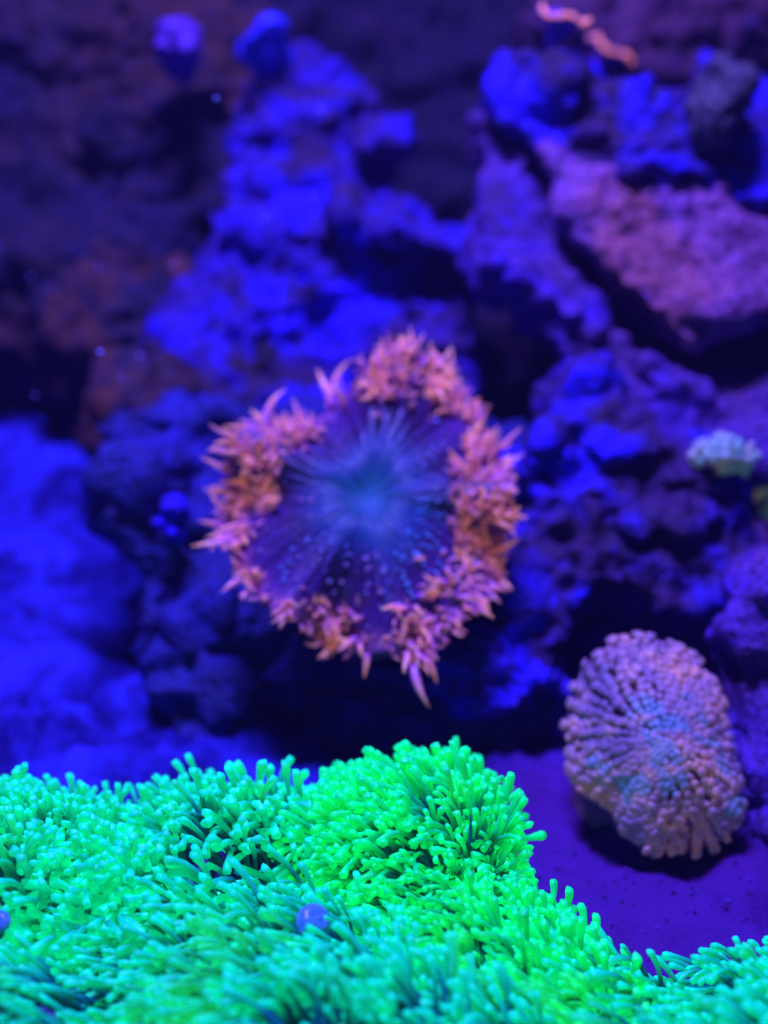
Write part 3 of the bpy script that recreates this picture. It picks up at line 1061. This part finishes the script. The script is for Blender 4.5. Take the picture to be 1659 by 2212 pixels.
def plate_coral(label, px, py, d, wpx, roll, seed):
    r = wpx / 2 * d / FPX
    rr = random.Random(seed)
    root = thing('plate_coral', label, 'coral', at(px, py, d), 'orange-rimmed plate corals')
    root.rotation_euler = (math.radians(5), -math.radians(roll), 0)
    nr, nt = 8, 40
    vs, fs = [], []
    ph = rr.uniform(0, 6)

    def P(s, a):
        q = r * s * (1 + .10 * math.sin(a * 5 + ph) + .05 * math.sin(a * 11))
        return Vector((q * math.cos(a), q * math.sin(a) * .8, .10 * r * math.sin(a * 4 + ph) * s + .28 * r * s * s))
    for side in (0, 1):
        vs.append(Vector((0, 0, -.14 * r * side)))
        for j in range(1, nr + 1):
            for i in range(nt):
                vs.append(P(j / nr, i / nt * math.tau) - Vector((0, 0, side * r * .14)))
    b = 1 + nr * nt
    for i in range(nt):
        n_ = (i + 1) % nt
        fs += [(0, 1 + i, 1 + n_), (b, b + 1 + n_, b + 1 + i)]
        for j in range(nr - 1):
            a1, a2_ = 1 + j * nt + i, 1 + j * nt + n_
            fs += [(a1, a1 + nt, a2_ + nt, a2_), (b + a1, b + a2_, b + a2_ + nt, b + a1 + nt)]
        e1, e2 = 1 + (nr - 1) * nt + i, 1 + (nr - 1) * nt + n_
        fs.append((e1, b + e1, b + e2, e2))
    link('plate', mesh('plate', vs, fs), M['plate'], root)
    V, F, off = [], [], 0
    for i in range(64):
        a = math.pi + i / 63 * math.pi + rr.gauss(0, .03)
        p = P(rr.uniform(.93, 1.03), a)
        q = r * rr.uniform(.035, .095)
        V += [p + Vector((v.x * q, v.y * q, v.z * q * 1.5)) for v in iv]
        F += [tuple(x + off for x in f) for f in fi]
        off += len(iv)
    o = link('polyp_rim', mesh('polyp_rim', V, F), M['rim'], root)
    o['kind'] = 'stuff'
    # stem down into the rock
    vs, fs = [], []
    for j in range(4):
        for i in range(12):
            a = i / 12 * math.tau
            q = r * (.62 - .10 * j)
            vs.append(Vector((q * math.cos(a), q * math.sin(a) * .8 + r * .16 * j, -r * (.02 + .35 * j))))
    for j in range(3):
        for i in range(12):
            a1, a2_ = j * 12 + i, j * 12 + (i + 1) % 12
            fs.append((a1, a1 + 12, a2_ + 12, a2_))
    link('stem', mesh('stem', vs, fs), M['plate'], root)
    return root


plate_coral('orange-rimmed plate coral nearest the top edge of the picture', 1212, 48, seat(1212, 110, 5.9) + .02, 112, -14, 1)
plate_coral('orange-rimmed plate coral on the blue cap rock, lower right of its twin', 1315, 118, seat(1315, 150, 5.8) - .06, 105, -28, 2)

k = NT('pale_coral', 0.55, 0.3)
n1 = k.noise(k.pos(), 9, 3, 0.6)
k.color(k.ramp(n1, [(0.35, (0.16, 0.38, 0.36)), (0.55, (0.45, 0.43, 0.34)), (0.7, (0.16, 0.32, 0.5))]))
k.glow(k.ramp(n1, [(0.35, (0.02, 0.12, 0.08)), (0.6, (0.16, 0.15, 0.06))]), 0.35)
M['pale'] = k.m
PV = [tentacle_variant(80 + i, .30, True, .8) for i in range(5)]
for me in PV:
    me.materials.append(M['pale'])


def tuft(label, px, py, d, rx, ry, n, seed):
    rr = random.Random(seed)
    c = at(px, py, d)
    root = thing('soft_coral', label, 'coral', c, 'pale soft coral tufts')
    sc = d / FPX
    me = blob_mesh([(px, py + ry * .5, d + .10, rx * .9, ry * .8, .10)], .012, seed, amp=.02, pit=.01)
    for v in me.vertices:
        v.co -= c
    link('base', me, M['plate'], root)
    for i in range(n):
        x, y = rr.uniform(-1, 1), rr.uniform(-1, 1)
        if x * x + y * y > 1:
            continue
        p = CR * (x * rx * sc) + CU * (y * ry * sc) - CF * (.07 * (1 - x * x - y * y)) + CF * .03
        dr = CR * (x * .9 + rr.gauss(0, .4)) + CU * (y * .4 + .5 + rr.gauss(0, .25)) - CF * .8
        place('polyp', PV[i % 5], root, p, dr, CR * rr.choice((-1, 1)) + CU * rr.gauss(0, .4), rr.uniform(.026, .045), rr.uniform(.8, 1.2))
    return root


tuft('pale cream and aqua soft coral tuft on the blue rock, the larger of two', 1565, 985, seat(1565, 1020, 5.0) + .0, 62, 36, 130, 3)
tuft('pale soft coral tuft cut off by the right edge of the picture', 1668, 1085, seat(1655, 1110, 5.0) - .02, 34, 44, 70, 4)

k = NT('mushroom_coral', 0.5, 0.35)
n1 = k.noise(k.pos(), 7, 3, 0.6)
k.color(k.ramp(n1, [(0.35, (0.09, 0.02, 0.36)), (0.65, (0.20, 0.06, 0.45))]))
M['mushroom'] = k.m
k = NT('mushroom_coral_blue', 0.5, 0.35)
n1 = k.noise(k.pos(), 7, 3, 0.6)
k.color(k.ramp(n1, [(0.35, (0.02, 0.02, 0.5)), (0.65, (0.06, 0.06, 0.75))]))
M['mushroom_blue'] = k.m
for lab, bl, mt, sd in (('violet lobed mushroom coral near the top left of the picture', [(385, 80, 6.6, 50, 45, .2), (355, 110, 6.55, 28, 22, .12), (412, 112, 6.55, 26, 26, .12), (385, 120, 6.8, 40, 50, .3)], 'mushroom', 31),
                        ('blue tilted mushroom coral at the top of the tall blue rock', [(575, 82, 6.6, 50, 30, .18, 35), (545, 104, 6.6, 32, 24, .14), (590, 130, 6.8, 40, 60, .3)], 'mushroom_blue', 32)):
    me = blob_mesh(bl, .02, sd, amp=.03, freq=4, pit=.01)
    tag(link('mushroom_coral', me, M[mt]), lab, 'coral')

# ------------------------------------------------------------------ snail shell
k = NT('snail_shell', 0.35, 0.5)
n1 = k.noise(k.coord('Object'), 12, 3, 0.6)
k.color(k.ramp(n1, [(0.35, (0.03, 0.20, 0.45)), (0.65, (0.14, 0.42, 0.62))]))
k.bump(n1, 0.3, 0.02)
M['shell'] = k.m


def snail(label, px, py, d, r, roll):
    root = thing('snail', label, 'snail', at(px, py, d), 'snails among the polyps')
    root.rotation_euler = (math.radians(38), math.radians(roll), .4)
    n, m = 64, 14
    vs, fs = [], []
    for i in range(n):
        t = i / (n - 1)
        a = t * math.tau * 2.6
        g = r * .62 * (.10 + .90 * t ** 1.5)
        c = Vector((math.cos(a) * g * .75, math.sin(a) * g * .75, r * .55 * (1 - t ** 1.2)))
        out = Vector((math.cos(a), math.sin(a), 0))
        for q in range(m):
            b = q / m * math.tau
            k_ = g * .88 * (1 + .04 * math.sin(a * 14))
            vs.append(c + out * math.cos(b) * k_ + Vector((0, 0, 1)) * math.sin(b) * k_)
    for i in range(n - 1):
        for q in range(m):
            a1, a2_ = i * m + q, i * m + (q + 1) % m
            fs.append((a1, a2_, a2_ + m, a1 + m))
    fs.append(tuple(range(m)))
    link('shell', mesh('shell', vs, fs), M['shell'], root)
    vs, fs = [Vector((0, 0, 0))], []
    g = r * .5
    a = math.tau * 2.6
    c = Vector((math.cos(a) * r * .46, math.sin(a) * r * .46, -.01))
    out = Vector((math.cos(a), math.sin(a), 0))
    tg = Vector((-math.sin(a), math.cos(a), 0))
    vs = [c + tg * .03 * r]
    for q in range(m):
        b = q / m * math.tau
        vs.append(c + out * math.cos(b) * g + Vector((0, 0, 1)) * math.sin(b) * g)
    fs = [(0, 1 + q, 1 + (q + 1) % m) for q in range(m)]
    link('foot', mesh('foot', vs, fs), M['slit'], root)
    return root


snail('round pale blue shell nestled in the green polyps below the tall hump', 680, 1992, 3.37, .052, 20)
snail('round blue shell in the green polyps cut off by the left edge', 2, 1995, 3.30, .040, -40)

# ------------------------------------------------------------------ loose grains and drifting specks
def scatter(name, label, pts, mat, lo, hi, seed):
    rr = random.Random(seed)
    V, F, off = [], [], 0
    for p in pts:
        r = lo + (hi - lo) * rr.random() ** 2
        sc = Vector((rr.uniform(.6, 1.3), rr.uniform(.6, 1.3), rr.uniform(.4, .9)))
        V += [p + Vector((v.x * sc.x * rr.uniform(.8, 1.2), v.y * sc.y, v.z * sc.z)) * r for v in iv]
        F += [tuple(x + off for x in f) for f in fi]
        off += len(iv)
    o = link(name, mesh(name, V, F, False), mat)
    tag(o, label, kind='stuff')
    return o


k = NT('grain', 0.8, 0.2)
n1 = k.noise(k.pos(), 25, 2, 0.6)
k.color(k.ramp(n1, [(0.4, (0.06, 0.010, 0.13)), (0.55, (0.09, 0.02, 0.24)), (0.70, (0.12, 0.06, 0.40))]))
M['grain'] = k.m
rr = random.Random(55)
pts = []
for _ in range(4000):
    if rr.random() < .5:
        x, y = rr.uniform(.1, 1.5), rr.uniform(3.2, 4.6)
    else:
        x, y = rr.uniform(-2.2, -.3), rr.uniform(3.9, 7.0)
    if noise.noise(Vector((x * 2.5, y * 2.5, 3))) < rr.uniform(-.4, .3):
        continue
    pts.append(Vector((x, y, sand_z(x, y) + .003)))
scatter('gravel', 'coarse grains and shell bits lying on the sand', pts, M['grain'], .003, .008, 1)
pts = [at(rr.uniform(0, 800), rr.uniform(60, 900), rr.uniform(5.0, 6.6)) for _ in range(26)]
k = NT('speck', 0.4, 0.5)
k.color((0.4, 0.35, 0.9))
M['speck'] = k.m
scatter('drifting_specks', 'tiny pale specks drifting in the water', pts, M['speck'], .004, .011, 2)

# ------------------------------------------------------------------ the cloudy water itself
bm = bmesh.new()
bmesh.ops.create_cube(bm, size=1, matrix=Matrix.Translation((0, 4.5, 1.5)) @ Matrix.Diagonal((11, 11.4, 6, 1)))
me = bpy.data.meshes.new('haze')
bm.to_mesh(me)
bm.free()
hz = bpy.data.materials.new('haze')
hz.use_nodes = True
nt = hz.node_tree
nt.nodes.remove(nt.nodes['Principled BSDF'])
pv = nt.nodes.new('ShaderNodeVolumePrincipled')
pv.inputs['Color'].default_value = (0.45, 0.35, 1.0, 1)
pv.inputs['Density'].default_value = 0.0042
nt.links.new(pv.outputs[0], nt.nodes['Material Output'].inputs['Volume'])
tag(link('haze', me, hz), 'slightly cloudy blue-lit aquarium water', kind='stuff')
